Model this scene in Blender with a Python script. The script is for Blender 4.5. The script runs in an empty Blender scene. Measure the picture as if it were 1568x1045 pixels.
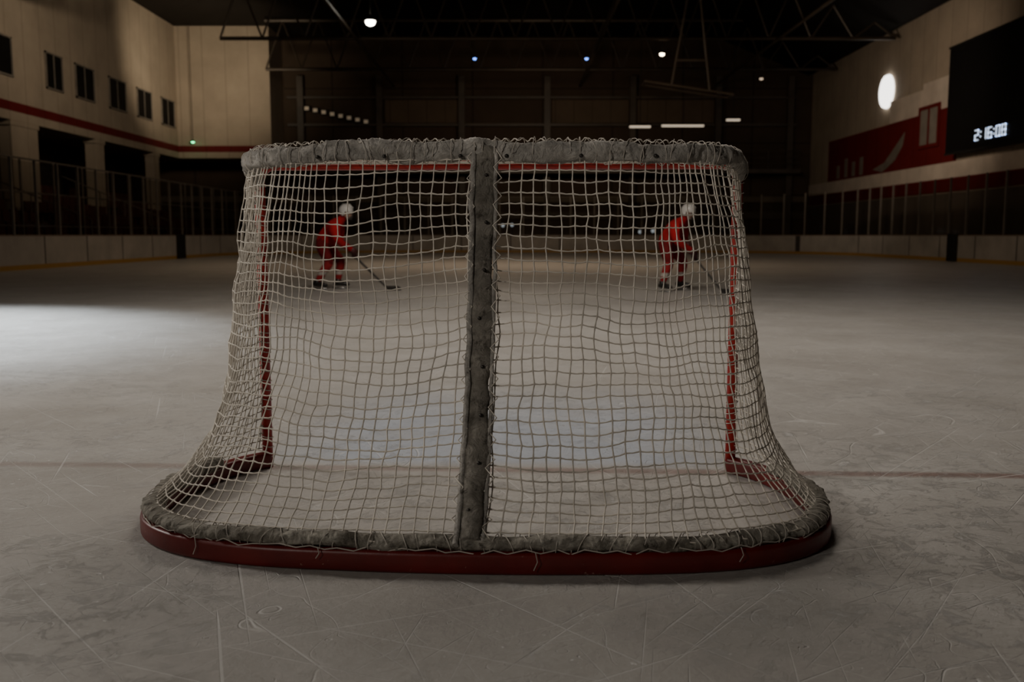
import bpy, bmesh, math, random
from mathutils import Vector, Matrix, noise
random.seed(4)
scene = bpy.context.scene
COL = scene.collection

# ------------------------------------------------------------------ helpers
def link(o, parent=None):
    COL.objects.link(o)
    if parent is not None:
        o.parent = parent
    return o

def empty(name, loc=(0, 0, 0), rz=0):
    e = bpy.data.objects.new(name, None)
    e.location = loc
    e.rotation_euler = (0, 0, rz)
    e.empty_display_size = 0.2
    return link(e)

def mesh_obj(name, bm, mats, parent=None, smooth=False):
    me = bpy.data.meshes.new(name)
    bmesh.ops.recalc_face_normals(bm, faces=bm.faces[:])
    bm.to_mesh(me)
    bm.free()
    for m in (mats if isinstance(mats, (list, tuple)) else [mats]):
        me.materials.append(m)
    if smooth:
        for p in me.polygons:
            p.use_smooth = True
    return link(bpy.data.objects.new(name, me), parent)

def box(bm, lo, hi, mi=0):
    vs = [bm.verts.new((x, y, z)) for x in (lo[0], hi[0]) for y in (lo[1], hi[1]) for z in (lo[2], hi[2])]
    for f in ((0, 1, 3, 2), (4, 6, 7, 5), (0, 4, 5, 1), (2, 3, 7, 6), (0, 2, 6, 4), (1, 5, 7, 3)):
        fc = bm.faces.new([vs[i] for i in f])
        fc.material_index = mi

def tube(bm, pts, rads, seg=8, mi=0, sq=None):
    pts = [Vector(p) for p in pts]
    n = len(pts)
    if not isinstance(rads, (list, tuple)):
        rads = [rads] * n
    rings = []
    ref = None
    for i, p in enumerate(pts):
        t = (pts[min(i + 1, n - 1)] - pts[max(i - 1, 0)]).normalized()
        if ref is None:
            ref = t.cross(Vector((0, 0, 1)))
            if ref.length < 1e-3:
                ref = t.cross(Vector((0, 1, 0)))
        a = (ref - t * ref.dot(t)).normalized()
        ref = a
        b = t.cross(a)
        rings.append([bm.verts.new(p + (a * math.cos(k * 2 * math.pi / seg) + b * math.sin(k * 2 * math.pi / seg)) * rads[i]) for k in range(seg)])
    for r0, r1 in zip(rings, rings[1:]):
        for k in range(seg):
            f = bm.faces.new((r0[k], r0[(k + 1) % seg], r1[(k + 1) % seg], r1[k]))
            f.material_index = mi
    for r in (rings[0], rings[-1]):
        f = bm.faces.new(r)
        f.material_index = mi

def ellipsoid(bm, c, r, mi=0, rot=None, u=16, v=10):
    M = Matrix.Translation(c)
    if rot is not None:
        M = M @ rot
    M = M @ Matrix.Diagonal((r[0], r[1], r[2], 1))
    res = bmesh.ops.create_uvsphere(bm, u_segments=u, v_segments=v, radius=1.0, matrix=M)
    fs = set()
    for vv in res['verts']:
        fs.update(vv.link_faces)
    for f in fs:
        f.material_index = mi

def catmull(pts, n=12):
    pts = [Vector(p) for p in pts]
    P = [pts[0] * 2 - pts[1]] + pts + [pts[-1] * 2 - pts[-2]]
    out = []
    for i in range(1, len(P) - 2):
        for k in range(n):
            t = k / n
            a, b, c, d = P[i - 1], P[i], P[i + 1], P[i + 2]
            out.append(0.5 * ((2 * b) + (c - a) * t + (2 * a - 5 * b + 4 * c - d) * t * t + (3 * b - a - 3 * c + d) * t ** 3))
    out.append(pts[-1].copy())
    return out

def arclens(p):
    L = [0.0]
    for a, b in zip(p, p[1:]):
        L.append(L[-1] + (b - a).length)
    return L

def at(p, L, s):
    s = max(0, min(L[-1], s))
    lo, hi = 0, len(L) - 1
    while hi - lo > 1:
        m = (lo + hi) // 2
        if L[m] <= s:
            lo = m
        else:
            hi = m
    d = L[hi] - L[lo]
    return p[lo].lerp(p[hi], (s - L[lo]) / d if d > 0 else 0)

def resample(p, n):
    L = arclens(p)
    return [at(p, L, L[-1] * i / (n - 1)) for i in range(n)]

def sweep(bm, path, prof, mi=0, closed=False, disp=None, cap=True, openprof=False):
    """sweep a (outward, up) profile along a path lying in a horizontal plane"""
    n = len(path)
    rings = []
    for i, p in enumerate(path):
        if closed:
            t = path[(i + 1) % n] - path[(i - 1) % n]
        else:
            t = path[min(i + 1, n - 1)] - path[max(i - 1, 0)]
        t = Vector((t.x, t.y, 0)).normalized()
        nrm = Vector((t.y, -t.x, 0))
        ring = []
        for (a, b) in prof:
            q = p + nrm * a + Vector((0, 0, b))
            if disp:
                q = disp(q, nrm, a, b)
            ring.append(bm.verts.new(q))
        rings.append(ring)
    m = len(prof)
    prs = list(zip(rings, rings[1:]))
    if closed:
        prs.append((rings[-1], rings[0]))
    for r0, r1 in prs:
        for k in range(m - 1 if openprof else m):
            f = bm.faces.new((r0[k], r0[(k + 1) % m], r1[(k + 1) % m], r1[k]))
            f.material_index = mi
    if not closed and cap:
        bm.faces.new(rings[0])
        bm.faces.new(rings[-1])

def cords(name, polylines, rad, mat, parent, radii=None, res=1):
    cu = bpy.data.curves.new(name, 'CURVE')
    cu.dimensions = '3D'
    cu.bevel_depth = rad
    cu.bevel_resolution = res
    cu.use_fill_caps = True
    for li, pl in enumerate(polylines):
        sp = cu.splines.new('POLY')
        sp.points.add(len(pl) - 1)
        for k, q in enumerate(pl):
            sp.points[k].co = (q[0], q[1], q[2], 1)
            if radii:
                sp.points[k].radius = radii[li][k]
        sp.use_smooth = True
    cu.materials.append(mat)
    return link(bpy.data.objects.new(name, cu), parent)

# ------------------------------------------------------------------ materials
class NT:
    def __init__(s, name):
        s.m = bpy.data.materials.new(name)
        s.m.use_nodes = True
        s.t = s.m.node_tree
        s.b = s.t.nodes['Principled BSDF']
    def n(s, typ, **kw):
        nd = s.t.nodes.new(typ)
        for k, v in kw.items():
            setattr(nd, k, v)
        return nd
    def l(s, a, b):
        s.t.links.new(a, b)
    def math(s, op, a, b=None, c=None):
        nd = s.n('ShaderNodeMath', operation=op)
        for i, x in enumerate((a, b, c)):
            if x is None:
                continue
            if isinstance(x, (int, float)):
                nd.inputs[i].default_value = x
            else:
                s.l(x, nd.inputs[i])
        return nd.outputs[0]
    def mix(s, f, a, b):
        nd = s.n('ShaderNodeMix', data_type='RGBA')
        for i, x in ((0, f), (6, a), (7, b)):
            if isinstance(x, (int, float)):
                nd.inputs[i].default_value = x
            elif isinstance(x, tuple):
                nd.inputs[i].default_value = (*x, 1)
            else:
                s.l(x, nd.inputs[i])
        return nd.outputs[2]
    def noise(s, vec, scale, detail=4, rough=0.6, dist=0.0):
        nd = s.n('ShaderNodeTexNoise')
        nd.inputs['Scale'].default_value = scale
        nd.inputs['Detail'].default_value = detail
        nd.inputs['Roughness'].default_value = rough
        nd.inputs['Distortion'].default_value = dist
        s.l(vec, nd.inputs['Vector'])
        return nd.outputs['Fac']
    def ramp(s, f, lo, hi):
        nd = s.n('ShaderNodeMapRange')
        s.l(f, nd.inputs[0])
        nd.inputs[1].default_value = lo
        nd.inputs[2].default_value = hi
        return nd.outputs[0]
    def coord(s, obj=None):
        nd = s.n('ShaderNodeTexCoord')
        if obj:
            nd.object = obj
        return nd.outputs['Object']
    def mapping(s, vec, scale=(1, 1, 1), rot=(0, 0, 0)):
        nd = s.n('ShaderNodeMapping')
        nd.inputs['Scale'].default_value = scale
        nd.inputs['Rotation'].default_value = rot
        s.l(vec, nd.inputs['Vector'])
        return nd.outputs[0]
    def bump(s, h, strength=0.3, dist=0.01):
        nd = s.n('ShaderNodeBump')
        nd.inputs['Strength'].default_value = strength
        nd.inputs['Distance'].default_value = dist
        s.l(h, nd.inputs['Height'])
        s.l(nd.outputs[0], s.b.inputs['Normal'])

def basic(name, col, rough=0.6, var=0.25, scale=6, metal=0.0, bump=0.0, spec=0.5, col2=None):
    g = NT(name)
    v = g.coord()
    f = g.noise(v, scale)
    c2 = col2 or tuple(c * (1 - var * 1.6) for c in col)
    g.l(g.mix(g.ramp(f, 0.3, 0.7), c2, col), g.b.inputs['Base Color'])
    g.b.inputs['Roughness'].default_value = rough
    g.b.inputs['Metallic'].default_value = metal
    g.b.inputs['Specular IOR Level'].default_value = spec
    if bump:
        g.bump(g.noise(v, scale * 5, 6), bump, 0.01)
    return g.m

def emis(name, col, st):
    g = NT(name)
    g.b.inputs['Base Color'].default_value = (*col, 1)
    g.b.inputs['Emission Color'].default_value = (*col, 1)
    g.b.inputs['Emission Strength'].default_value = st
    return g.m

def panel_wall(name, col, pitch=1.2, seam=0.03, dark=0.55, hp=None):
    g = NT(name)
    v = g.coord()
    sx = g.n('ShaderNodeSeparateXYZ')
    g.l(v, sx.inputs[0])
    sxy = g.math('ADD', sx.outputs[0], sx.outputs[1])
    fr = g.math('FRACT', g.math('MULTIPLY', sxy, 1 / pitch))
    sm = g.math('LESS_THAN', fr, seam)
    if hp:
        f2 = g.math('LESS_THAN', g.math('FRACT', g.math('MULTIPLY', sx.outputs[2], 1 / hp)), seam)
        sm = g.math('MAXIMUM', sm, f2)
    f = g.ramp(g.noise(v, 0.7, 5), 0.3, 0.75)
    base = g.mix(f, tuple(c * 0.78 for c in col), col)
    g.l(g.mix(sm, base, tuple(c * dark for c in col)), g.b.inputs['Base Color'])
    g.b.inputs['Roughness'].default_value = 0.7
    g.b.inputs['Specular IOR Level'].default_value = 0.25
    return g.m

M_red = basic('red_frame_paint', (0.44, 0.016, 0.010), 0.38, 0.3, 9, bump=0.15)
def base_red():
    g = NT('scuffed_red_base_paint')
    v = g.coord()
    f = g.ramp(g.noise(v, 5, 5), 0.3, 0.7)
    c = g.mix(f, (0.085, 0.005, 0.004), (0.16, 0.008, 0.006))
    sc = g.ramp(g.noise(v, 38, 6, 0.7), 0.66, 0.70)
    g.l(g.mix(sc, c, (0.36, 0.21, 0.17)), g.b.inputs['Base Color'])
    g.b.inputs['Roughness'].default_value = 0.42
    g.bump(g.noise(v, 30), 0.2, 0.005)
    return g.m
M_basered = base_red()
M_cord = basic('white_net_cord', (0.76, 0.71, 0.625), 0.85, 0.26, 5, spec=0.2)
M_lace = basic('lacing_cord', (0.60, 0.56, 0.50), 0.85, 0.25, 20, spec=0.2)
def canvas(name, a, b, c):
    g = NT(name)
    v = g.coord()
    f = g.ramp(g.noise(v, 7, 7, 0.7), 0.33, 0.66)
    k = g.mix(f, a, b)
    g.l(g.mix(g.ramp(g.noise(v, 22, 7, 0.78), 0.54, 0.66), k, c), g.b.inputs['Base Color'])
    g.b.inputs['Roughness'].default_value = 0.9
    g.b.inputs['Specular IOR Level'].default_value = 0.15
    g.bump(g.noise(v, 16, 8, 0.7, 1.2), 1.0, 0.045)
    return g.m
M_canvas = canvas('worn_white_canvas', (0.36, 0.34, 0.31), (0.70, 0.67, 0.62), (0.22, 0.20, 0.175))
M_canvasb = canvas('dirty_base_canvas', (0.22, 0.20, 0.165), (0.60, 0.57, 0.50), (0.08, 0.068, 0.054))
M_strip = canvas('dirty_centre_canvas', (0.18, 0.165, 0.14), (0.44, 0.41, 0.36), (0.09, 0.08, 0.065))
M_rivet = basic('steel_rivet', (0.06, 0.055, 0.05), 0.4, metal=0.6)

# ------------------------------------------------------------------ camera
cam_d = bpy.data.cameras.new('camera')
cam = link(bpy.data.objects.new('camera', cam_d))
cam.location = (0, 0, 0.923)
cam.rotation_euler = (math.radians(90 - 6.5), 0, 0)
cam_d.sensor_width = 36
cam_d.lens = 32.7
cam_d.clip_end = 300
cam_d.dof.use_dof = True
cam_d.dof.focus_distance = 3.2
cam_d.dof.aperture_fstop = 3.4
scene.camera = cam

# ------------------------------------------------------------------ goal
goal = empty('hockey_goal', (-0.062, 3.6, 0.0), math.radians(-2.7))
def mirror(h):
    return h + [(-x, y, z) for (x, y, z) in reversed(h[:-1])]
ZT = 1.195
Bh = [(-.915, 0, 0), (-.985, -.09, 0), (-1.04, -.22, 0), (-1.077, -.38, 0), (-1.09, -.56, 0), (-1.065, -.74, 0), (-.99, -.90, 0),
      (-.84, -1.02, 0), (-.62, -1.09, 0), (-.32, -1.12, 0), (0, -1.13, 0)]
Th = [(-.915, 0, -.042), (-.902, -.10, -.032), (-.878, -.20, -.020), (-.836, -.32, -.008), (-.76, -.42, -.001), (-.65, -.48, .002), (-.48, -.51, .006), (-.25, -.52, .009), (0, -.52, .010)]
Bp = resample(catmull(mirror(Bh)), 400)
Tp = resample(catmull(mirror(Th)), 300)

# frame: posts + crossbar
fr = [(-.915, 0, 0.0), (-.915, 0, .6), (-.915, 0, 1.13)]
for k in range(1, 7):
    a = math.radians(90 * k / 6)
    fr.append((-.915 + .06 * (1 - math.cos(a)), 0, 1.13 + .06 * math.sin(a)))
fr += [(-.4, 0, 1.19), (0, 0, 1.19)]
fr = fr + [(-x, y, z) for (x, y, z) in reversed(fr[:-1])]
bm = bmesh.new()
tube(bm, fr, 0.020, 16)
mesh_obj('posts_and_crossbar', bm, M_red, goal, True)
bm = bmesh.new()
tube(bm, [p + Vector((0, 0, ZT - .008)) for p in Tp[::4] + [Tp[-1]]], 0.010, 10)
mesh_obj('top_support_rail', bm, M_red, goal, True)

# base bar
prof = []
for (cx, cz, a0) in ((.014, .050, 0), (-.014, .050, 90), (-.014, .012, 180), (.014, .012, 270)):
    for k in range(4):
        a = math.radians(a0 + k * 30)
        prof.append((cx + .012 * math.cos(a), cz + .012 * math.sin(a)))
bm = bmesh.new()
sweep(bm, Bp, prof)
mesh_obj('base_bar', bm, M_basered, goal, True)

def crumple(amp, f, sd):
    def d(q, nrm, a, b):
        k = noise.fractal(q * f + Vector((sd, 0, 0)), 0.7, 2.1, 4) * amp
        kk = noise.noise(q * f * 0.35 + Vector((0, sd, 0))) * amp
        r = noise.ridged_multi_fractal(Vector((q.x * 7, q.y * 7, q.z * 26 + sd)), .9, 2.0, 3, 1.0, 2.0) * amp * .5
        return q + nrm * (k + r - amp * .3) + Vector((0, 0, kk + k * .5))
    return d
ell = lambda ca, cb, ra, rb, n=16: [(ca + ra * math.cos(i * 2 * math.pi / n), cb + rb * math.sin(i * 2 * math.pi / n)) for i in range(n)]
LB = arclens(Bp)
Bdense = resample(Bp, 1200)
Bc = Bdense[80:-80]
bm = bmesh.new()
sweep(bm, Bc, ell(-.019, .076, .032, .021, 22), disp=crumple(.014, 14, 3))
mesh_obj('base_canvas', bm, M_canvasb, goal, True)
bm = bmesh.new()
sweep(bm, resample(Tp, 900)[14:-14], ell(.0, ZT - .010, .022, .034, 24), disp=crumple(.016, 10, 9))
mesh_obj('top_canvas', bm, M_canvas, goal, True)

# net surface
LT = arclens(Tp)
hB, hT = LB[-1] / 2, LT[-1] / 2
NR = 35
def cordpath(s):
    """s signed distance along the base from the centre"""
    a = abs(s)
    k = .55
    t = a if a < k else k + (a - k) * (hT - k) / (hB - k)
    t = math.copysign(t, s)
    T = at(Tp, LT, hT + t) + Vector((0, 0, ZT))
    B = at(Bp, LB, hB + s) + Vector((0, 0, .082))
    w = max(0, min(1, (a - .65) / .7))
    w = w * w * (3 - 2 * w)
    out = []
    for i in range(61):
        q = i / 60
        g = (1 - w) * (.52 * q + .48 * q ** 4.5) + w * (.50 * q + .50 * q ** 10)
        p = T.lerp(B, g)
        p.z = T.z + (B.z - T.z) * q
        out.append(p)
    return out
dS = .0395
ns = int(hB / dS)
S = [k * hB / ns for k in range(-ns, ns + 1)]
grid = []
for s in S:
    pth = cordpath(s)
    L = arclens(pth)
    row = []
    for j in range(NR + 1):
        q = j / NR
        p = at(pth, L, L[-1] * q)
        e = math.sin(math.pi * q)
        edge = min(1, (hB - abs(s)) / .15)
        n1 = noise.noise_vector(p * 2.3 + Vector((5, 1, 2)))
        n2 = noise.noise_vector(p * 9)
        n3 = noise.noise_vector(p * 31)
        sag = -.034 * math.sin(math.pi * min(1, abs(s) / .85)) * e
        p = p + (n1 * .028 + n2 * .013) * min(1, e * 2.2) * edge + n3 * .004 * min(1, e * 4) * edge
        p.z += (sag * (1.0 if s < 0 else .45)) * edge * .9
        fold = max(0, 1 - q / .45) * math.exp(-((abs(s) - 1.25) / .35) ** 2)
        p += Vector((math.sin(s * 60) * .012, math.cos(s * 47) * .014, 0)) * fold * min(1, q * 12)
        p.z = max(p.z, .07)
        row.append(p)
    grid.append(row)
vc, vr, hc, hr = [], [], [], []
for row in grid:
    pl, rr = [], []
    for j, p in enumerate(row):
        pl.append(p); rr.append(1.35)
        if j < NR:
            m = p.lerp(row[j + 1], .5)
            pl.append(m); rr.append(.9)
    vc.append(pl); vr.append(rr)
for j in range(1, NR + 1):
    pl, rr = [], []
    for i in range(len(grid)):
        p = grid[i][j]
        pl.append(p); rr.append(1.35)
        if i < len(grid) - 1:
            m = p.lerp(grid[i + 1][j], .5)
            m.z -= .0020
            pl.append(m); rr.append(.9)
    hc.append(pl); hr.append(rr)
cords('net_vertical_cords', vc, .0021, M_cord, goal, vr)
cords('net_horizontal_cords', hc, .0021, M_cord, goal, hr)

# top net panel between crossbar and top rail
tc = []
for k in range(-20, 21):
    x = k * .0405
    best = min((p for p in Tp if p.y < -.28), key=lambda p: abs(p.x - x))
    pl = []
    for i in range(9):
        q = i / 8
        pl.append((x, best.y * q, 1.20 - .02 * math.sin(math.pi * q) + noise.noise(Vector((x * 8, q * 4, 0))) * .004))
    tc.append(pl)
for j in range(1, 12):
    y = -j * .0405
    xm = max((abs(p.x) for p in Tp if abs(p.y - y) < .012), default=.8)
    tc.append([(-xm + 2 * xm * i / 60, y, 1.20 - .02 * math.sin(math.pi * j / 12) + noise.noise(Vector((i * .3, y * 9, 3))) * .004) for i in range(61)])
cords('net_top_panel', tc, .0022, M_cord, goal)

def loop(c, ax, ra, rb=None, n=10, tilt=0.0):
    rb = rb or ra
    ax = Vector(ax).normalized()
    a = ax.cross(Vector((0, 0, 1)))
    if a.length < .1:
        a = Vector((1, 0, 0))
    a.normalize()
    b = ax.cross(a)
    return [Vector(c) + a * math.cos(2 * math.pi * k / n) * ra + b * math.sin(2 * math.pi * k / n) * rb + ax * tilt * math.sin(2 * math.pi * k / n + 1) for k in range(n + 1)]
lc = []
for sx in (-1, 1):
    for k in range(30):
        z = .05 + k * .038
        lc.append(loop((sx * .915, 0, z), (0, .12 * sx, 1), .0235, None, 12, .006))
cords('post_lacing', lc, .0018, M_lace, goal)
lc = []
edge_top = []
nT = 66
for i in range(3, nT - 2):
    s_ = LT[-1] * (i + random.uniform(-.25, .25)) / nT
    c = at(Tp, LT, s_)
    t = at(Tp, LT, s_ + .01) - c
    if t.length < 1e-5:
        continue
    lc.append(loop(c + Vector((0, 0, ZT - .007 + random.uniform(-.003, .003))), t, .031, .039 + random.uniform(-.002, .004), 14, random.uniform(-.022, .022)))
cords('top_rail_lacing', lc, .0013, M_lace, goal)
for i in range(8, 392):
    s_ = LT[-1] * i / 400
    c = at(Tp, LT, s_)
    t = (at(Tp, LT, s_ + .01) - c).normalized()
    nr = Vector((t.y, -t.x, 0))
    edge_top.append(c + nr * (.012 * math.sin(i * .9)) + Vector((0, 0, ZT + .026 + .005 * math.sin(i * 1.35) + noise.noise(Vector((i * .2, 0, 0))) * .004)))
cords('top_edge_stitch', [edge_top], .0020, M_cord, goal)
lc = []
zig = []
nB = 95
for i in range(6, nB - 5):
    s_ = LB[-1] * (i + random.uniform(-.2, .2)) / nB
    c = at(Bp, LB, s_)
    t = at(Bp, LB, s_ + .01) - c
    if t.length < 1e-5:
        continue
    nr = Vector((t.y, -t.x, 0)).normalized()
    lc.append(loop(c - nr * .017 + Vector((0, 0, .076)), t, .036, .026, 14, random.uniform(-.022, .022)))
    zig.append(c + nr * (.018 + random.uniform(-.004, .004)) + Vector((0, 0, .064 + random.uniform(-.005, .005) + (.005 if i % 2 else -.003))))
cords('base_lacing', lc, .0013, M_lace, goal)
cords('base_edge_cord', [zig], .0018, M_lace, goal)

# centre canvas sleeve following the net profile
pth = cordpath(0.0)
pth = resample(pth, 160)
bm = bmesh.new()
rings = []
for i, p in enumerate(pth):
    t = (pth[min(i + 1, 159)] - pth[max(i - 1, 0)]).normalized()
    nn = Vector((0, t.z, -t.y)).normalized()
    if nn.y > 0:
        nn = -nn
    ring = []
    hw = .033 + .004 * math.sin(i * .11)
    for (a, b) in ((-hw, .000), (-hw * .96, .012), (-hw * .6, .018), (-hw * .2, .021), (hw * .2, .021), (hw * .6, .018), (hw * .96, .012), (hw, 0), (hw * .5, -.012), (-hw * .5, -.012)):
        q = p + Vector((a, 0, 0)) + nn * (b + .004)
        k = noise.fractal(q * 18, .8, 2.1, 4)
        q += nn * k * .007 + Vector((k * .005, 0, 0))
        ring.append(bm.verts.new(q))
    rings.append(ring)
for r0, r1 in zip(rings, rings[1:]):
    for k in range(10):
        bm.faces.new((r0[k], r0[(k + 1) % 10], r1[(k + 1) % 10], r1[k]))
bm.faces.new(rings[0]); bm.faces.new(rings[-1])
mesh_obj('centre_canvas_sleeve', bm, M_strip, goal, True)
lc = []
for sx in (-1, 1):
    pl, hem = [], []
    for i in range(0, 160):
        p = pth[i]
        wob = noise.noise(Vector((i * .11, sx * 4, 0))) * .006
        hem.append(p + Vector((sx * (.037 + wob), -.018, 0)))
        if i % 4 == 0:
            pl.append(p + Vector((sx * (.056 if (i // 4) % 2 else .030), -.024, random.uniform(-.006, .006))))
    lc.append(pl)
    cords('centre_hem', [hem], .0095 if sx < 0 else .0065, M_canvas, goal, None, 2)
cords('centre_lacing', lc, .0020, M_cord, goal)
bm = bmesh.new()
for x in (-.55, -.33, -.08, .07, .31, .55):
    c = min((p for p in Tp if p.y < -.3), key=lambda p: abs(p.x - x))
    ellipsoid(bm, (c.x, c.y - .028, ZT - .018), (.007, .009, .007), 0, None, 10, 6)
for k in range(8):
    p = pth[12 + k * 19]
    ellipsoid(bm, (p.x + random.uniform(-.01, .01), p.y - .028, p.z + .005), (.006, .006, .006), 0, None, 8, 6)
mesh_obj('canvas_rivets', bm, M_rivet, goal, True)
lc = []
for (s, l) in ((.18, .05), (-.42, .03), (.75, .04), (-.8, .05), (1.25, .05)):
    p = at(Bp, LB, hB + s)
    lc.append([p + Vector((.0, -.03, .07)), p + Vector((.006, -.038, .07 - l * .5)), p + Vector((-.004, -.036, .07 - l))])
cords('loose_threads', lc, .0014, M_lace, goal)

# ------------------------------------------------------------------ ice
XL, XR, YN, YF, RR = -13.0, 15.5, -2.0, 49.5, 8.5
def rrect(xl, xr, yn, yf, r, n=16, z=0):
    out = []
    for (cx, cy, a0) in ((xl + r, yn + r, 180), (xr - r, yn + r, 270), (xr - r, yf - r, 0), (xl + r, yf - r, 90)):
        for k in range(n + 1):
            a = math.radians(a0 + 90 * k / n)
            out.append(Vector((cx + r * math.cos(a), cy + r * math.sin(a), z)))
    return out
def ice_mat():
    g = NT('skated_ice')
    v = g.coord(goal)
    sx = g.n('ShaderNodeSeparateXYZ')
    g.l(v, sx.inputs[0])
    X, Y = sx.outputs[0], sx.outputs[1]
    cloud = g.ramp(g.noise(v, 1.1, 8, .66, .4), .32, .68)
    base = g.mix(cloud, (0.43, 0.41, 0.38), (0.575, 0.56, 0.53))
    grain = g.ramp(g.noise(v, 48, 6, .75), .3, .7)
    base = g.mix(g.math('MULTIPLY', grain, .32), base, (0.34, 0.325, 0.30))
    # faint worn pale blue crease and goal line
    cx_ = g.ramp(g.math('ADD', g.math('ABSOLUTE', X), g.math('MULTIPLY', g.noise(v, 3, 4), .35)), 1.25, .80)
    cy_ = g.math('MULTIPLY', g.ramp(Y, 0.03, 0.15), g.ramp(Y, 2.2, .8))
    cre = g.math('MULTIPLY', cx_, cy_)
    cre = g.math('MULTIPLY', cre, g.ramp(g.noise(v, 2.2, 5), .10, .5))
    base = g.mix(g.math('MULTIPLY', cre, .60), base, (0.48, 0.57, 0.71))
    wob = g.math('MULTIPLY', g.math('SUBTRACT', g.noise(v, 4, 3), .5), .02)
    gl = g.ramp(g.math('ABSOLUTE', g.math('ADD', Y, wob)), .055, .018)
    glf = g.math('MULTIPLY', gl, g.ramp(g.noise(v, 5, 5), .05, .50))
    glf = g.math('MULTIPLY', glf, g.math('ADD', g.ramp(X, -4.5, 2.5), .10))
    base = g.mix(g.math('MINIMUM', g.math('MULTIPLY', glf, .78), .78), base, (0.22, 0.115, 0.09))
    # frost and snow crumbs
    fr = g.ramp(g.noise(v, 9, 10, .82, .6), .535, .64)
    fr2 = g.math('MULTIPLY', fr, g.ramp(g.noise(v, .9, 2), .38, .62))
    base = g.mix(g.math('MULTIPLY', fr2, .6), base, (0.86, 0.86, 0.85))
    crumbs = g.ramp(g.noise(v, 36, 3, .65), .66, .73)
    crumbs = g.math('MULTIPLY', crumbs, g.ramp(g.noise(v, 1.3, 3), .38, .62))
    base = g.mix(g.math('MULTIPLY', crumbs, .9), base, (0.95, 0.95, 0.94))
    dk = g.ramp(g.noise(v, 6, 9, .78, .5), .57, .70)
    base = g.mix(g.math('MULTIPLY', dk, .32), base, (0.29, 0.275, 0.255))
    # thin skate scratches in many directions
    scr = None
    for (rz, sc, off) in ((.35, 1.0, 0), (-.6, 1.3, 3), (1.2, .9, 7), (2.2, 1.1, 11), (.8, 1.0, 17), (-1.0, 1.5, 23), (1.7, 1.2, 31), (2.7, 1.0, 41)):
        mv = g.mapping(v, (1.0 * sc, 1.0 * sc, 1), (0, 0, rz))
        ms_ = g.mapping(mv, (0.7, 70, 1))
        ad = g.n('ShaderNodeVectorMath', operation='ADD')
        g.l(ms_, ad.inputs[0]); ad.inputs[1].default_value = (off, off, 0)
        k = g.ramp(g.noise(ad.outputs[0], 1.0, 1, .5, .5), .71, .74)
        scr = k if scr is None else g.math('MAXIMUM', scr, k)
    for sc_, wd in ((.8, .003), (2.0, .005), (4.5, .008)):
        vo = g.n('ShaderNodeTexVoronoi', feature='DISTANCE_TO_EDGE')
        vo.inputs['Scale'].default_value = sc_
        dn = g.n('ShaderNodeTexNoise'); dn.inputs['Scale'].default_value = 1.1 * sc_; g.l(v, dn.inputs['Vector'])
        av = g.n('ShaderNodeVectorMath', operation='ADD'); g.l(v, av.inputs[0]); g.l(dn.outputs['Color'], av.inputs[1])
        g.l(av.outputs[0], vo.inputs['Vector'])
        curve = g.math('MULTIPLY', g.ramp(vo.outputs[0], wd, .001), g.ramp(g.noise(v, 2.3, 3), .45, .58))
        scr = g.math('MAXIMUM', scr, curve)
    base = g.mix(g.math('MULTIPLY', scr, .36), base, (0.90, 0.90, 0.88))
    g.l(base, g.b.inputs['Base Color'])
    rg = g.math('ADD', g.math('MULTIPLY', g.noise(v, 3, 6), .25), .24)
    rg = g.math('ADD', rg, g.math('MULTIPLY', fr, .2))
    g.l(rg, g.b.inputs['Roughness'])
    g.b.inputs['Specular IOR Level'].default_value = 0.5
    h = g.math('ADD', g.math('MULTIPLY', g.noise(v, 12, 10, .75), 1.0), g.math('MULTIPLY', fr2, .6))
    h = g.math('SUBTRACT', h, g.math('MULTIPLY', scr, .4))
    g.bump(h, .65, .018)
    return g.m
bm = bmesh.new()
pth2 = rrect(XL, XR, YN, YF, RR)
top = [bm.verts.new(p) for p in pth2]
bot = [bm.verts.new(p - Vector((0, 0, .05))) for p in pth2]
bm.faces.new(top); bm.faces.new(list(reversed(bot)))
for i in range(len(top)):
    j = (i + 1) % len(top)
    bm.faces.new((top[i], bot[i], bot[j], top[j]))
mesh_obj('ice_surface', bm, ice_mat())

# ------------------------------------------------------------------ arena shell
M_conc = basic('concrete_floor', (0.10, 0.09, 0.08), .8, .3, 1)
M_dark = basic('dark_roof_steel', (0.014, 0.011, 0.008), .7, .3, 1)
M_ceil = panel_wall('dark_roof_deck', (0.010, 0.0075, 0.0055), 2.5, .04, .4)
M_beige = panel_wall('beige_cladding', (0.44, 0.365, 0.28), 1.3, .03, .6)
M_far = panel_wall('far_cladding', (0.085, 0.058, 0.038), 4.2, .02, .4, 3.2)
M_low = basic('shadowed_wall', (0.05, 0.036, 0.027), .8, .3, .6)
M_redp = panel_wall('red_wall_panel', (0.16, 0.012, 0.011), 1.4, .025, .35)
M_white = basic('white_wall_band', (0.66, 0.57, 0.48), .6, .15, 1)
M_grey = panel_wall('grey_lower_panel', (0.13, 0.105, 0.085), 3.0, .015, .4)
M_glassd = basic('dark_window_glass', (0.012, 0.011, 0.010), .6, .2, 2, spec=.1)
M_frame = basic('window_frame', (0.24, 0.21, 0.175), .5, .2, 3)
WXL, WXR, WYF, WYN, ZC = -22.0, 18.0, 57.0, -5.0, 12.6
YC = 53.9
def slab(name, lo, hi, mat, parent=None):
    bm = bmesh.new(); box(bm, lo, hi)
    return mesh_obj(name, bm, mat, parent)
slab('floor', (WXL, WYN, -.25), (WXR, WYF, -.05), M_conc)
slab('ceiling', (WXL - .2, WYN - .2, ZC), (WXR + .2, WYF + .2, ZC + .2), M_ceil)
slab('wall_back', (WXL, WYF, -.25), (WXR, WYF + .2, ZC), M_far)
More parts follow.
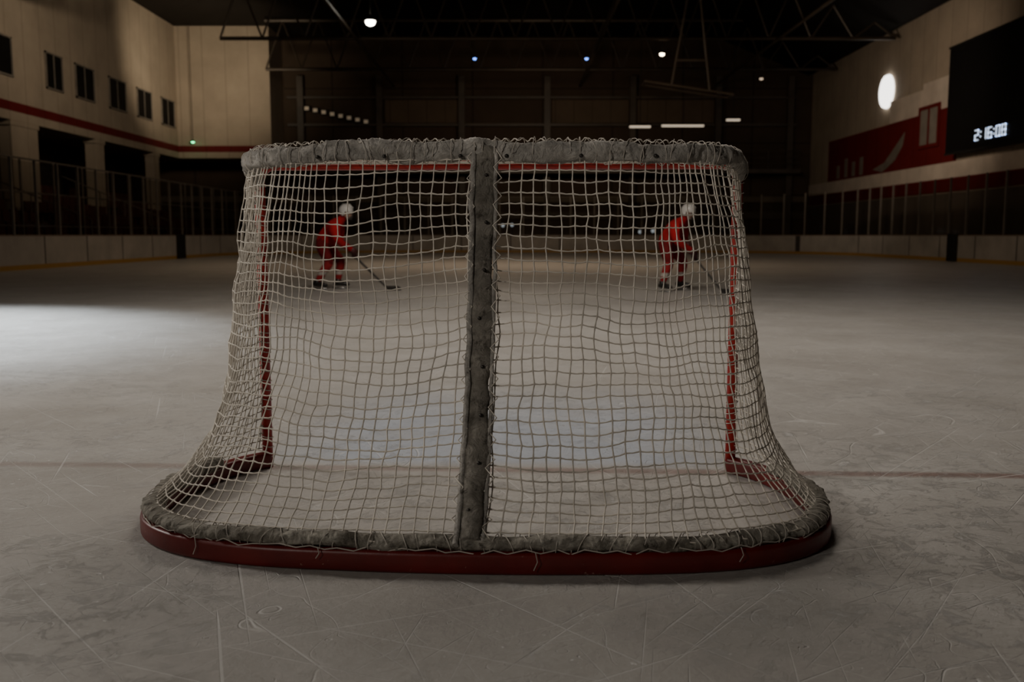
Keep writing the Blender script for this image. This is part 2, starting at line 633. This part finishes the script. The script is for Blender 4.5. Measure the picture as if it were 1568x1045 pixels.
slab('wall_front', (WXL, WYN - .2, -.25), (WXR, WYN, ZC), M_far)
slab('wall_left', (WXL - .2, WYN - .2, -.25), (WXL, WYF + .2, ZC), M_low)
bm = bmesh.new()
box(bm, (WXR, WYN - .2, -.25), (WXR + .2, WYF + .2, 2.65), 0)
box(bm, (WXR, WYN - .2, 2.65), (WXR + .2, WYF + .2, ZC), 1)
mesh_obj('wall_right', bm, [M_grey, M_beige])
bm = bmesh.new()
pr = [(17.99, 10.5), (17.99, ZC - .01), (12.5, ZC - .01), (12.5, ZC - .15), (17.7, 10.4)]
a_ = [bm.verts.new((x, WYN + .01, z)) for x, z in pr]
b_ = [bm.verts.new((x, WYF - .01, z)) for x, z in pr]
bm.faces.new(a_); bm.faces.new(b_)
for i in range(5):
    bm.faces.new((a_[i], a_[(i + 1) % 5], b_[(i + 1) % 5], b_[i]))
mesh_obj('ceiling_slope', bm, M_ceil)
slab('wall_left_upper', (WXL + .001, 8, 5.3), (-19.0, YC, ZC - .001), M_beige)
slab('wall_back_corner', (WXL + .001, YC, 5.3), (-13.7, WYF - .001, ZC - .001), M_beige)
bm = bmesh.new()
box(bm, (-19.06, 8, 5.62), (-18.97, YC - .05, 5.97), 0)
box(bm, (-19.06, 8, 5.28), (-18.98, YC - .05, 5.62), 1)
box(bm, (-18.97, YC - .1, 5.62), (-13.65, YC + .02, 5.97), 0)
box(bm, (-18.97, YC - .08, 5.28), (-13.66, YC + .02, 5.62), 1)
mesh_obj('trim_1', bm, [M_redp, M_beige])
bm = bmesh.new()
box(bm, (17.93, 5, 2.70), (17.999, 56.8, 3.25), 0)
box(bm, (17.90, 5, 3.25), (17.999, 56.8, 3.90), 1)
mesh_obj('trim_2', bm, [M_redp, M_white])
bm = bmesh.new()
box(bm, (WXL + .1, 56.85, 2.9), (17.8, 56.999, 3.25), 0)
box(bm, (WXL + .1, 56.88, 1.9), (17.8, 56.999, 2.3), 1)
mesh_obj('trim_3', bm, [basic('far_band', (.22, .18, .13), .6, .2, 1), basic('far_band_dark', (.11, .085, .06), .6, .2, 1)])
M_steelb = basic('gallery_steel', (.10, .078, .056), .5, .3, 1)
bm = bmesh.new()
box(bm, (-13.4, 55.6, 4.55), (17.0, 56.8, 4.8), 0)
for z in (5.15, 5.5, 5.85):
    tube(bm, [(-13.4, 55.65, z), (17.0, 55.65, z)], .035, 6)
x = -13.4
while x < 17.0:
    tube(bm, [(x, 55.65, 4.8), (x, 55.65, 5.85)], .04, 6)
    x += 1.9
for x in (-12.6, -7.9, -3.0, 2.1, 7.2, 12.3, 16.6):
    box(bm, (x - .18, 56.5, -.05), (x + .18, 56.8, 10.3), 0)
for z in (7.4, 9.0):
    box(bm, (-13.4, 56.6, z), (17.0, 56.8, z + .14), 0)
mesh_obj('far_gallery', bm, M_steelb)
bm = bmesh.new()
for (a, b) in ((-7.6, -3.2), (2.4, 7.0), (7.4, 12.1)):
    box(bm, (a, 56.82, 7.6), (b, 56.9, 8.95), 0)
mesh_obj('far_wall_panels', bm, panel_wall('pale_far_panels', (.15, .11, .075), 1.1, .04, .5))
bm = bmesh.new()
for (a, b) in ((36.0, 38.0), (43.2, 44.1), (50.2, 50.9)):
    box(bm, (-19.5, a, -.05), (-19.02, b, 5.3))
    box(bm, (-19.55, a - .08, -.05), (-18.99, b + .08, .25))
    box(bm, (-19.55, a - .08, 5.1), (-18.99, b + .08, 5.28))
mesh_obj('gallery_columns', bm, M_beige)
for k, (a, b) in enumerate(((34.2, 36.2), (38.9, 40.2), (41.5, 43.2), (44.9, 46.7), (48.2, 50.0), (51.5, 53.3))):
    bm = bmesh.new()
    z0, z1 = 6.95, 8.3
    box(bm, (-19.0, a, z0), (-18.97, b, z1), 0)
    t = .07
    box(bm, (-19.0, a - t, z0 - t), (-18.93, a, z1 + t), 1)
    box(bm, (-19.0, b, z0 - t), (-18.93, b + t, z1 + t), 1)
    box(bm, (-19.0, a - t, z0 - t), (-18.93, b + t, z0), 1)
    box(bm, (-19.0, a - t, z1), (-18.93, b + t, z1 + t), 1)
    m = (a + b) / 2
    box(bm, (-18.99, m - .035, z0), (-18.95, m + .035, z1), 1)
    mesh_obj('window_%d' % (k + 1), bm, [M_glassd, M_frame])

# right wall graphics
wb = empty('wall_banner')
bm = bmesh.new()
box(bm, (17.92, 38.3, 3.90), (17.999, 53.5, 6.15), 0)
box(bm, (17.90, 38.3, 6.15), (17.999, 45.0, 7.2), 1)
box(bm, (17.92, 38.3, 7.2), (17.999, 41.5, 7.45), 1)
mesh_obj('panels', bm, [M_redp, M_white], wb)
bm = bmesh.new()
pts = [(46.9, 4.15), (45.4, 4.4), (44.1, 5.1), (43.2, 5.6), (43.4, 5.0), (44.2, 4.4), (45.1, 4.1), (45.7, 3.95)]
vs = [bm.verts.new((17.90, y, z)) for y, z in pts]
vs2 = [bm.verts.new((17.93, y, z)) for y, z in pts]
bm.faces.new(vs); bm.faces.new(vs2)
for i in range(len(vs)):
    bm.faces.new((vs[i], vs[(i + 1) % len(vs)], vs2[(i + 1) % len(vs)], vs2[i]))
for (y, z, h) in ((48.2, 4.0, .9), (49.3, 4.0, .75), (50.4, 4.0, 1.0), (51.6, 4.0, .7)):
    box(bm, (17.90, y, z), (17.93, y + .45, z + h))
mesh_obj('emblem', bm, M_frame, wb)
bm = bmesh.new()
box(bm, (17.86, 39.8, 4.8), (17.93, 41.5, 6.3), 0)
for (a, b, c, d) in ((39.65, 39.8, 4.65, 6.45), (41.5, 41.65, 4.65, 6.45), (39.8, 41.5, 4.65, 4.8), (39.8, 41.5, 6.3, 6.45), (40.6, 40.7, 4.8, 6.3)):
    box(bm, (17.82, a, c), (17.93, b, d), 1)
mesh_obj('opening_pane', bm, [basic('pale_window', (.30, .27, .23), .3, .2, 2), M_redp], wb)

# scoreboard with seven segment digits
sb = empty('scoreboard')
M_black = basic('scoreboard_black', (.007, .006, .006), .5, .2, 2)
bm = bmesh.new()
box(bm, (17.45, 27.0, 4.15), (17.995, 38.1, 8.3), 0)
box(bm, (17.42, 26.95, 4.10), (17.5, 38.15, 4.18), 1)
box(bm, (17.42, 26.95, 8.27), (17.5, 38.15, 8.35), 1)
mesh_obj('cabinet', bm, [M_black, M_dark], sb)
M_dig = emis('scoreboard_digit', (.70, .82, 1.0), 1.5)
SEG = {'2': 'abged', '1': 'bc', '8': 'abcdefg', '0': 'abcdef', '6': 'acdefg'}
bm = bmesh.new()
def seg(y0, z0, w, h, ch):
    t = .032
    R = {'a': (0, h - t, w, h), 'g': (0, h / 2 - t / 2, w, h / 2 + t / 2), 'd': (0, 0, w, t), 'f': (0, h / 2, t, h), 'e': (0, 0, t, h / 2), 'b': (w - t, h / 2, w, h), 'c': (w - t, 0, w, h / 2)}
    for s in SEG[ch]:
        a = R[s]
        box(bm, (17.43, y0 - a[2], z0 + a[1]), (17.455, y0 - a[0], z0 + a[3]))
yy = 35.7
for ch in '2:16:08':
    if ch == ':':
        for zz in (4.55, 4.72):
            box(bm, (17.43, yy - .05, zz), (17.455, yy, zz + .05))
        yy -= .17
    else:
        seg(yy, 4.45, .26, .40, ch)
        yy -= .40
mesh_obj('digits', bm, M_dig, sb)
bm = bmesh.new()
bmesh.ops.create_cone(bm, cap_ends=True, segments=40, radius1=.80, radius2=.76, depth=.12, matrix=Matrix.Translation((17.92, 45.6, 7.75)) @ Matrix.Rotation(math.radians(-90), 4, 'Y'))
mesh_obj('round_wall_lamp', bm, emis('lamp_disc', (1, .96, .9), 3.6), None)

# ------------------------------------------------------------------ rink boards
def board_mat():
    g = NT('rink_board')
    v = g.coord()
    sx = g.n('ShaderNodeSeparateXYZ'); g.l(v, sx.inputs[0])
    s = g.math('ADD', sx.outputs[0], sx.outputs[1])
    fr_ = g.math('LESS_THAN', g.math('FRACT', g.math('MULTIPLY', s, 1 / 2.6)), .025)
    f = g.ramp(g.noise(v, 1.2, 4), .3, .7)
    c = g.mix(f, (.30, .28, .25), (.42, .39, .35))
    c = g.mix(fr_, c, (.05, .045, .04))
    c = g.mix(g.math('LESS_THAN', sx.outputs[2], .13), c, (.36, .21, .05))
    c = g.mix(g.math('GREATER_THAN', sx.outputs[2], .89), c, (.20, .15, .11))
    g.l(c, g.b.inputs['Base Color'])
    g.b.inputs['Roughness'].default_value = .45
    return g.m
rink = empty('rink_boards')
outer = rrect(XL - .01, XR + .01, YN - .01, YF + .01, RR + .01, 24)
bm = bmesh.new()
sweep(bm, outer, [(0, -.05), (.12, -.05), (.12, .93), (0, .93)], closed=True)
mesh_obj('dasher_panels', bm, board_mat(), rink)
g = NT('rink_glass')
tr = g.n('ShaderNodeBsdfTransparent'); tr.inputs[0].default_value = (.66, .65, .62, 1)
gl = g.n('ShaderNodeBsdfGlossy'); gl.inputs['Roughness'].default_value = .08
ms = g.n('ShaderNodeMixShader'); ms.inputs[0].default_value = .05
g.l(tr.outputs[0], ms.inputs[1]); g.l(gl.outputs[0], ms.inputs[2])
g.l(ms.outputs[0], g.t.nodes['Material Output'].inputs[0])
bm = bmesh.new()
sweep(bm, outer, [(.06, .931), (.06, 2.9)], closed=True, openprof=True)
mesh_obj('glass', bm, g.m, rink)
M_post = basic('glass_post', (.20, .175, .145), .5, .2, 2)
bm = bmesh.new()
oc = outer + [outer[0]]
Lo = arclens(oc)
k = 0.0
while k < Lo[-1] - 1:
    p = at(oc, Lo, k)
    box(bm, (p.x - .03, p.y - .03, .932), (p.x + .03, p.y + .03, 2.95))
    k += 1.25
mesh_obj('glass_posts', bm, M_post, rink)
for i, (x0, x1, a, b) in enumerate(((XL - .04, XL + .03, 36.3, 37.1), (XR - .03, XR + .04, 32.6, 33.2))):
    bm = bmesh.new()
    box(bm, (x0, a, .01), (x1, b, .95), 0)
    box(bm, (x0 - .01, a - .06, .01), (x1 + .01, a, .97), 1)
    box(bm, (x0 - .01, b, .01), (x1 + .01, b + .06, .97), 1)
    mesh_obj('gate_%d' % (i + 1), bm, [M_black, M_dark], rink)

# ------------------------------------------------------------------ bleachers
M_seat = basic('dark_seat', (.14, .05, .04), .4, .3, 2)
bl = empty('bleachers')
bm = bmesh.new()
for r in range(5):
    box(bm, (-15.4 - r * 1.1 - 1.1, 8, -.05), (-15.4 - r * 1.1, 52, .5 + r * .45))
mesh_obj('steps', bm, basic('bleacher_concrete', (.10, .08, .062), .7, .3, 1), bl)
bm = bmesh.new()
for r in range(5):
    x = -15.4 - r * 1.1 - .55
    z = .5 + r * .45
    for i in range(70):
        if i % 14 in (0, 1):
            continue
        y = 9 + i * .6
        box(bm, (x - .2, y, z + .38), (x + .22, y + .46, z + .43))
        box(bm, (x - .26, y, z + .42), (x - .20, y + .46, z + .80))
        box(bm, (x - .05, y + .2, z), (x + .02, y + .26, z + .38))
mesh_obj('seats', bm, M_seat, bl)
bm = bmesh.new()
for z in (1.2, 2.2, 3.2):
    tube(bm, [(-14.6, 8, z), (-14.6, 52, z)], .03, 6)
for i in range(23):
    tube(bm, [(-14.6, 8 + i * 2, -.05), (-14.6, 8 + i * 2, 3.2)], .04, 6)
for i in range(5):
    y = 9 + i * 8.4 + .6
    tube(bm, [(-15.6, y, 1.5), (-20.6, y, 3.6)], .03, 6)
    for r in range(5):
        tube(bm, [(-15.6 - r * 1.1, y, .5 + r * .45), (-15.6 - r * 1.1, y, 1.5 + r * .46)], .025, 6)
mesh_obj('handrail', bm, M_frame, bl)

# ------------------------------------------------------------------ roof trusses and lamps
M_truss = basic('truss_steel', (.075, .057, .04), .5, .3, 1, metal=.3)
for yy in (28, 36, 44, 52):
    bm = bmesh.new()
    x0, x1 = (-18.9 if yy < 40 else -13.4), 17.6
    zb = 9.9
    n = 16
    tube(bm, [(x0, yy, zb), (x1, yy, zb)], .09, 8)
    tube(bm, [(x0, yy, ZC - .12), (12.5, yy, ZC - .12)], .11, 8)
    for k in range(n):
        a = x0 + (x1 - x0) * k / n
        b = x0 + (x1 - x0) * (k + 1) / n
        m = (a + b) / 2
        zt = ZC - .12 if m < 12.3 else ZC - .3 - (m - 12.3) * .39
        tube(bm, [(a, yy, zb), (m, yy, zt)], .05, 6)
        tube(bm, [(m, yy, zt), (b, yy, zb)], .05, 6)
    mesh_obj('roof_truss', bm, M_truss)
for xx in (-7, 4, 12):
    bm = bmesh.new()
    tube(bm, [(xx, 20, 9.7), (xx, 56.4, 9.7)], .07, 8)
    mesh_obj('roof_purlin', bm, M_truss)
bm = bmesh.new()
for a, b in (((5.6, 40, 7.35), (9.3, 40, 6.8)), ((7.6, 40, ZC - .05), (6.7, 40, 7.2)), ((7.6, 40, ZC - .05), (8.3, 40, 6.95)), ((6.9, 40, 8.2), (8.1, 40, 8.2)), ((5.6, 41, 7.35), (9.3, 41, 6.8)), ((5.6, 40, 7.35), (5.6, 41, 7.35)), ((9.3, 40, 6.8), (9.3, 41, 6.8))):
    tube(bm, [a, b], .05, 6)
mesh_obj('hanging_bracket', bm, basic('bracket_steel', (.15, .12, .09), .5, .2, 1))

def lamp(loc, r, col, st, name='ceiling_lamp', hang=None):
    e = empty(name, loc)
    bm = bmesh.new()
    bmesh.ops.create_cone(bm, cap_ends=False, segments=20, radius1=r * 1.25, radius2=r * .5, depth=r * 1.3, matrix=Matrix.Translation((0, 0, r * .8)))
    tube(bm, [(0, 0, r * 1.3), (0, 0, ZC - loc[2] - .01)], r * .08 + .01, 6)
    mesh_obj('housing', bm, M_dark, e)
    bm = bmesh.new()
    ellipsoid(bm, (0, 0, 0), (r, r, r * .8))
    mesh_obj('bulb', bm, emis('bulb_glow', col, st), e, True)
    return e
lamp((-5.9, 40, 9.75), .20, (1, .93, .8), 30)
lamp((6.9, 44, 9.2), .11, (1, .8, .55), 22)
lamp((-1.95, 50, 10.1), .09, (.10, .26, 1), 6, 'blue_indicator_lamp')
lamp((3.9, 50, 10.1), .09, (.10, .26, 1), 6, 'blue_indicator_lamp')
lamp((11.5, 44, 8.1), .09, (.9, .7, .5), .7)
lamp((-18.0, 53.4, 6.15), .09, (.05, .9, .3), 6, 'green_exit_lamp')
M_stripglow = emis('strip_glow', (1, .84, .64), .50)
for (xa, xb, y, z) in ((6.2, 7.3, 50, 6.55), (7.9, 10.1, 50, 6.6), (11.3, 12.0, 50, 6.9)):
    bm = bmesh.new()
    box(bm, (xa, y - .1, z), (xb, y + .1, z + .10), 0)
    box(bm, (xa - .05, y - .14, z + .10), (xb + .05, y + .14, z + .2), 1)
    tube(bm, [((xa + xb) / 2, y, z + .2), ((xa + xb) / 2, y, ZC - .02)], .02, 6, 1)
    mesh_obj('strip_lamp', bm, [M_stripglow, M_dark])
bm = bmesh.new()
for k in range(8):
    x = -12.3 + k * .5
    box(bm, (x, 56.35, 8.3 - k * .11), (x + .24, 56.45, 8.5 - k * .11), 0)
    box(bm, (x - .02, 56.45, 8.25 - k * .11), (x + .26, 56.55, 8.55 - k * .11), 1)
mesh_obj('gallery_lights', bm, [emis('gallery_glow', (.9, .75, .55), .07), M_dark])
bm = bmesh.new()  # small white dots of unidentified origin, built as glowing balls on thin poles
for (x, z) in ((-.5, 1.45), (-.0, 1.47), (7.0, 1.1), (7.7, 1.15)):
    ellipsoid(bm, (x, 51.2, z), (.10, .06, .10), 0, None, 10, 6)
    tube(bm, [(x, 51.25, z), (x, 51.25, -.05)], .02, 6, 1)
mesh_obj('far_white_dots', bm, [emis('white_dot_glow', (.8, .9, 1), .45), M_dark])

# ------------------------------------------------------------------ players
M_jersey = basic('red_jersey', (.46, .014, .020), .85, .3, 5, bump=.2, spec=.2)
M_pants = basic('dark_red_pants', (.19, .010, .013), .8, .3, 5, spec=.2)
M_skin = basic('skin', (.50, .30, .21), .55, .1, 8)
M_helmet = basic('white_helmet', (.62, .60, .57), .3, .1, 5)
M_glove = basic('glove_leather', (.10, .02, .02), .6, .3, 10)
M_skate = basic('skate_boot', (.02, .018, .016), .4, .3, 8)
M_steel = basic('blade_steel', (.5, .5, .5), .25, .1, 8, metal=.9)
M_stick = basic('stick_shaft', (.022, .018, .014), .6, .3, 8)
def sock_mat():
    g = NT('striped_sock')
    v = g.coord()
    sx = g.n('ShaderNodeSeparateXYZ'); g.l(v, sx.inputs[0])
    z = sx.outputs[2]
    a = g.math('MULTIPLY', g.math('GREATER_THAN', z, .26), g.math('LESS_THAN', z, .32))
    f = g.ramp(g.noise(v, 8), .3, .7)
    c = g.mix(f, (.24, .010, .012), (.36, .015, .017))
    g.l(g.mix(a, c, (.45, .42, .38)), g.b.inputs['Base Color'])
    g.b.inputs['Roughness'].default_value = .85
    return g.m
M_sock = sock_mat()

def player(loc, rz, J, sc=1.0):
    root = empty('hockey_player', loc, rz)
    root.scale = (sc, sc, sc)
    V, E, R, lab = [], [], [], []
    def add(p, r, par=None):
        V.append(Vector(p)); R.append(r)
        if par is not None:
            E.append((par, len(V) - 1))
        return len(V) - 1
    pel = add(J['pel'], (.17, .15))
    sp = add(J['spine'], (.165, .15), pel)
    ch = add(J['chest'], (.19, .16), sp)
    nk = add(J['neck'], (.065, .065), ch)
    hd = add(J['head'], (.085, .085), nk)
    ht = add(J['crown'], (.075, .075), hd)
    segs = [(pel, sp, 1), (sp, ch, 0), (ch, nk, 0), (nk, hd, 2), (hd, ht, 2)]
    for s in 'LR':
        a = add(J['sh' + s], (.10, .10), ch)
        b = add(J['el' + s], (.072, .072), a)
        c = add(J['wr' + s], (.048, .048), b)
        segs += [(ch, a, 0), (a, b, 0), (b, c, 0)]
        h = add(J['hip' + s], (.125, .125), pel)
        k = add(J['kn' + s], (.092, .092), h)
        m = add(Vector(J['kn' + s]).lerp(Vector(J['an' + s]), .4) + Vector((-.02, 0, 0)), (.082, .082), k)
        n = add(J['an' + s], (.052, .052), m)
        segs += [(pel, h, 1), (h, k, 1), (k, m, 3), (m, n, 3)]
    me = bpy.data.meshes.new('body')
    me.from_pydata([tuple(v) for v in V], E, [])
    ob = bpy.data.objects.new('tmp', me)
    COL.objects.link(ob)
    md = ob.modifiers.new('skin', 'SKIN')
    for i, r in enumerate(R):
        me.skin_vertices[0].data[i].radius = r
        me.skin_vertices[0].data[i].use_root = (i == 0)
    ss = ob.modifiers.new('sub', 'SUBSURF'); ss.levels = 2; ss.render_levels = 2
    dg = bpy.context.evaluated_depsgraph_get()
    dg.update()
    m2 = bpy.data.meshes.new_from_object(ob.evaluated_get(dg))
    bpy.data.objects.remove(ob)
    m2.materials.clear()
    for m in (M_jersey, M_pants, M_skin, M_sock):
        m2.materials.append(m)
    def dseg(p, a, b):
        ab = b - a
        t = max(0, min(1, (p - a).dot(ab) / ab.length_squared))
        return (p - a - ab * t).length
    for p in m2.polygons:
        p.use_smooth = True
        best = min(segs, key=lambda s_: dseg(p.center, V[s_[0]], V[s_[1]]) - (.05 if s_[2] == 0 else 0))
        p.material_index = best[2]
    link(bpy.data.objects.new('body', m2), root)
    hc = Vector(J['head']).lerp(Vector(J['crown']), .5)
    tilt = Matrix.Rotation(math.radians(J.get('tilt', 18)), 4, 'Y')
    bm = bmesh.new()
    ellipsoid(bm, (0, 0, 0), (.095, .078, .118), 0, None, 20, 14)
    for v in bm.verts:
        if v.co.z < -.03:
            k = (-.03 - v.co.z) / .09
            v.co.y *= 1 - .35 * k
            v.co.x = v.co.x * (1 - .2 * k) + .02 * k
    ellipsoid(bm, (.098, 0, -.015), (.018, .012, .024), 0, None, 8, 6)
    ellipsoid(bm, (.085, 0, -.062), (.010, .024, .006), 1, None, 8, 6)
    for sy in (-1, 1):
        ellipsoid(bm, (.083, sy * .030, .008), (.010, .013, .008), 2, None, 8, 6)
        ellipsoid(bm, (0, sy * .080, -.01), (.020, .009, .030), 0, None, 8, 6)
    h = mesh_obj('head', bm, [M_skin, M_pants, M_black], root, True)
    h.matrix_local = Matrix.Translation(hc) @ tilt
    bm = bmesh.new()
    ellipsoid(bm, (-.008, 0, .028), (.128, .108, .122), 0, None, 24, 16)
    dl = [v for v in bm.verts if v.co.z < (.015 if v.co.x > .03 else -.045)]
    bmesh.ops.delete(bm, geom=dl, context='VERTS')
    for sy in (-1, 1):
        tube(bm, [(.02, sy * .104, .02), (.03, sy * .085, -.06), (.05, 0, -.115)], .006, 6, 1)
        ellipsoid(bm, (-.01, sy * .098, -.02), (.035, .014, .04), 0, None, 10, 8)
    for k in range(-1, 2):
        tube(bm, [(.09, k * .04, .11), (0, k * .045, .153), (-.09, k * .04, .12)], .009, 6)
    for z in (-.01, -.045, -.08):
        tube(bm, [(.06, -.09, z + .01), (.125, -.045, z), (.14, 0, z), (.125, .045, z), (.06, .09, z + .01)], .0035, 6, 2)
    o = mesh_obj('helmet', bm, [M_helmet, M_black, M_steel], root, True)
    o.matrix_local = Matrix.Translation(hc) @ tilt
    bt, he, to = Vector(J['butt']), Vector(J['heel']), Vector(J['toe'])
    bm = bmesh.new()
    tube(bm, [bt, bt.lerp(he, .5), he + Vector((0, 0, .03))], [.022, .021, .020], 4)
    d = to - he
    pr = []
    for k in range(7):
        q = k / 6
        c = he + d * q + Vector((-d.y, d.x, 0)).normalized() * .03 * q * q
        hh = .038 if k < 5 else (.033 if k == 5 else .02)
        pr.append([bm.verts.new(Vector((c.x, c.y, .006)) + Vector((0, 0, s_)) + Vector((-d.y, d.x, 0)).normalized() * w) for s_, w in ((0, -.006), (2 * hh, -.006), (2 * hh, .006), (0, .006))])
    for r0, r1 in zip(pr, pr[1:]):
        for k in range(4):
            bm.faces.new((r0[k], r0[(k + 1) % 4], r1[(k + 1) % 4], r1[k]))
    bm.faces.new(pr[0]); bm.faces.new(pr[-1])
    mesh_obj('hockey_stick', bm, M_stick, root)
    ax = (he - bt).normalized()
    for s in 'LR':
        w = Vector(J['wr' + s]); e = Vector(J['el' + s])
        t = (w - bt).dot(ax)
        gp = bt + ax * t
        fdir = (w - e).normalized()
        bm = bmesh.new()
        tube(bm, [w - fdir * .10, w - fdir * .03, w + fdir * .01], [.068, .062, .050], 12)
        side = (gp - w)
        side = (side - ax * side.dot(ax))
        if side.length < 1e-3:
            side = fdir
        side.normalize()
        pc = gp - side * .035
        rotm = Matrix((ax, side, ax.cross(side))).transposed().to_4x4()
        ellipsoid(bm, pc, (.050, .026, .042), 0, rotm, 12, 8)
        tube(bm, [w, pc], [.045, .035], 10)
        up = ax.cross(side)
        for f in range(4):
            off = ax * (-.036 + f * .024)
            rr = (.013, .0145, .014, .012)[f]
            ln = (.92, 1.05, 1.0, .85)[f]
            pts_ = []
            for k in range(6):
                a = math.radians(-150 + k * 52 * ln)
                pts_.append(gp + off + side * math.cos(a) * .032 + up * math.sin(a) * .032)
            tube(bm, pts_, [rr, rr, rr * .95, rr * .9, rr * .85, rr * .6], 8)
        th = [pc - ax * .045 + up * .01, gp - ax * .055 + up * .032, gp - ax * .03 + up * .036 + side * .02, gp - ax * .01 + side * .036 + up * .012]
        tube(bm, th, [.018, .016, .014, .009], 8)
        mesh_obj('glove_' + s, bm, M_glove, root, True)
    for s, fy in (('L', J.get('ftL', (1, .15))), ('R', J.get('ftR', (1, -.15)))):
        a = Vector(J['an' + s])
        d = Vector((fy[0], fy[1], 0)).normalized()
        sd = Vector((-d.y, d.x, 0))
        bm = bmesh.new()
        g0 = Vector((a.x, a.y, 0))
        tube(bm, [a + Vector((0, 0, .05)), a + Vector((0, 0, -.01)), g0 - d * .02 + Vector((0, 0, .085))], [.058, .054, .045], 12)
        tube(bm, [g0 - d * .075 + Vector((0, 0, .10)), g0 - d * .02 + Vector((0, 0, .105)), g0 + d * .08 + Vector((0, 0, .10)), g0 + d * .16 + Vector((0, 0, .088)), g0 + d * .205 + Vector((0, 0, .08))], [.036, .046, .044, .040, .020], 12)
        for q in (-.05, .12):
            tube(bm, [g0 + d * q + Vector((0, 0, .07)), g0 + d * q + Vector((0, 0, .025))], [.018, .010], 6, 1)
        vs = []
        for q, z in ((-.11, .03), (-.10, .012), (-.06, .0), (.16, .0), (.20, .012), (.21, .03)):
            vs.append([bm.verts.new(g0 + d * q + sd * w_ + Vector((0, 0, z))) for w_ in (-.003, .003)])
        for k in range(6):
            f = bm.faces.new((vs[k][0], vs[(k + 1) % 6][0], vs[(k + 1) % 6][1], vs[k][1])); f.material_index = 2
        for w_ in (0, 1):
            f = bm.faces.new([q[w_] for q in vs]); f.material_index = 2
        mesh_obj('skate_' + s, bm, [M_skate, M_helmet, M_steel], root, True)
    return root
JA = dict(pel=(-.22, 0, .79), spine=(-.14, 0, .95), chest=(.02, 0, 1.10), neck=(.15, 0, 1.23), head=(.21, 0, 1.29), crown=(.25, 0, 1.39),
          shL=(.03, .20, 1.13), elL=(-.04, .33, .88), wrL=(.15, .15, .78), shR=(.06, -.20, 1.12), elR=(.20, -.31, .86), wrR=(.40, -.03, .66),
          hipL=(-.20, .10, .75), hipR=(-.20, -.10, .75), knL=(.07, .15, .49), knR=(-.02, -.15, .47), anL=(-.02, .16, .13), anR=(-.26, -.18, .13),
          butt=(.06, .12, .85), heel=(1.00, -.10, .03), toe=(1.25, -.06, .03))
JB = dict(JA)
JB.update(knL=(.02, .24, .49), knR=(.02, -.22, .48), anL=(-.10, .32, .13), anR=(-.08, -.27, .13), crown=(.24, .01, 1.39),
          pel=(-.16, 0, .79), hipL=(-.15, .11, .75), hipR=(-.15, -.11, .75), heel=(.92, -.05, .03), toe=(1.17, .0, .03))
player((-3.02, 15.9, 0), math.radians(-14), JA, .97)
player((2.70, 15.4, 0), math.radians(-42), JB, .96)

# ------------------------------------------------------------------ lights
def area(name, loc, target, size, power, col):
    d = bpy.data.lights.new(name, 'AREA')
    d.shape = 'DISK'; d.size = size; d.energy = power; d.color = col
    o = link(bpy.data.objects.new(name, d))
    o.location = loc
    o.rotation_euler = (Vector(target) - Vector(loc)).to_track_quat('-Z', 'Y').to_euler()
    return o
def spot(name, loc, target, ang, power, col, blend=1.0, r=.3):
    d = bpy.data.lights.new(name, 'SPOT')
    d.energy = power; d.color = col; d.spot_size = math.radians(ang); d.spot_blend = blend; d.shadow_soft_size = r
    o = link(bpy.data.objects.new(name, d))
    o.location = loc
    o.rotation_euler = (Vector(target) - Vector(loc)).to_track_quat('-Z', 'Y').to_euler()
    return o
area('overhead_fill', (.3, 8.8, 7.0), (.3, 8.0, 0), 3, 340, (1, .895, .785))  # added soft source hung in mid-air to light the ice, no modelled fixture
area('key_light', (-6.5, 5.2, 3.6), (0, 3.2, 0), .8, 170, (1, .93, .85))
spot('net_spot', (-3.8, -1.6, 3.4), (0, 3.3, 1.0), 34, 430, (1, .92, .82), .9, .4)  # added fill from behind the camera, brightens the net cords
spot('player_spot', (-1.0, 9.0, 6.5), (0, 16.4, 1.2), 54, 620, (1, .88, .74), .9, .4)  # added spot that lifts the players, not a fixture of the arena
spot('ice_spot', (-11, 13, 9), (-6.8, 9.0, 0), 38, 22000, (.85, .93, 1), 1.0, .5)
spot('wall_spot', (-13.5, 45, 7.0), (-17.5, 53, 12), 100, 1600, (1, .84, .62), 1.0, .5)
spot('wall_wash', (-8, 30, 9), (-19, 40, 11), 80, 1900, (1, .84, .64), 1.0, .5)
spot('right_wash', (8, 33, 6), (18, 42, 7), 80, 1400, (1, .82, .64), 1.0, .5)
area('far_light', (0, 28, 9), (0, 32, 0), 5, 480, (1, .76, .54))
spot('back_wall_wash', (2, 44, 7), (2, 57, 7), 120, 420, (1, .78, .56), 1.0, .5)
w = bpy.data.worlds.new('world')
scene.world = w
w.use_nodes = True
w.node_tree.nodes['Background'].inputs[0].default_value = (.5, .42, .34, 1)
w.node_tree.nodes['Background'].inputs[1].default_value = .02
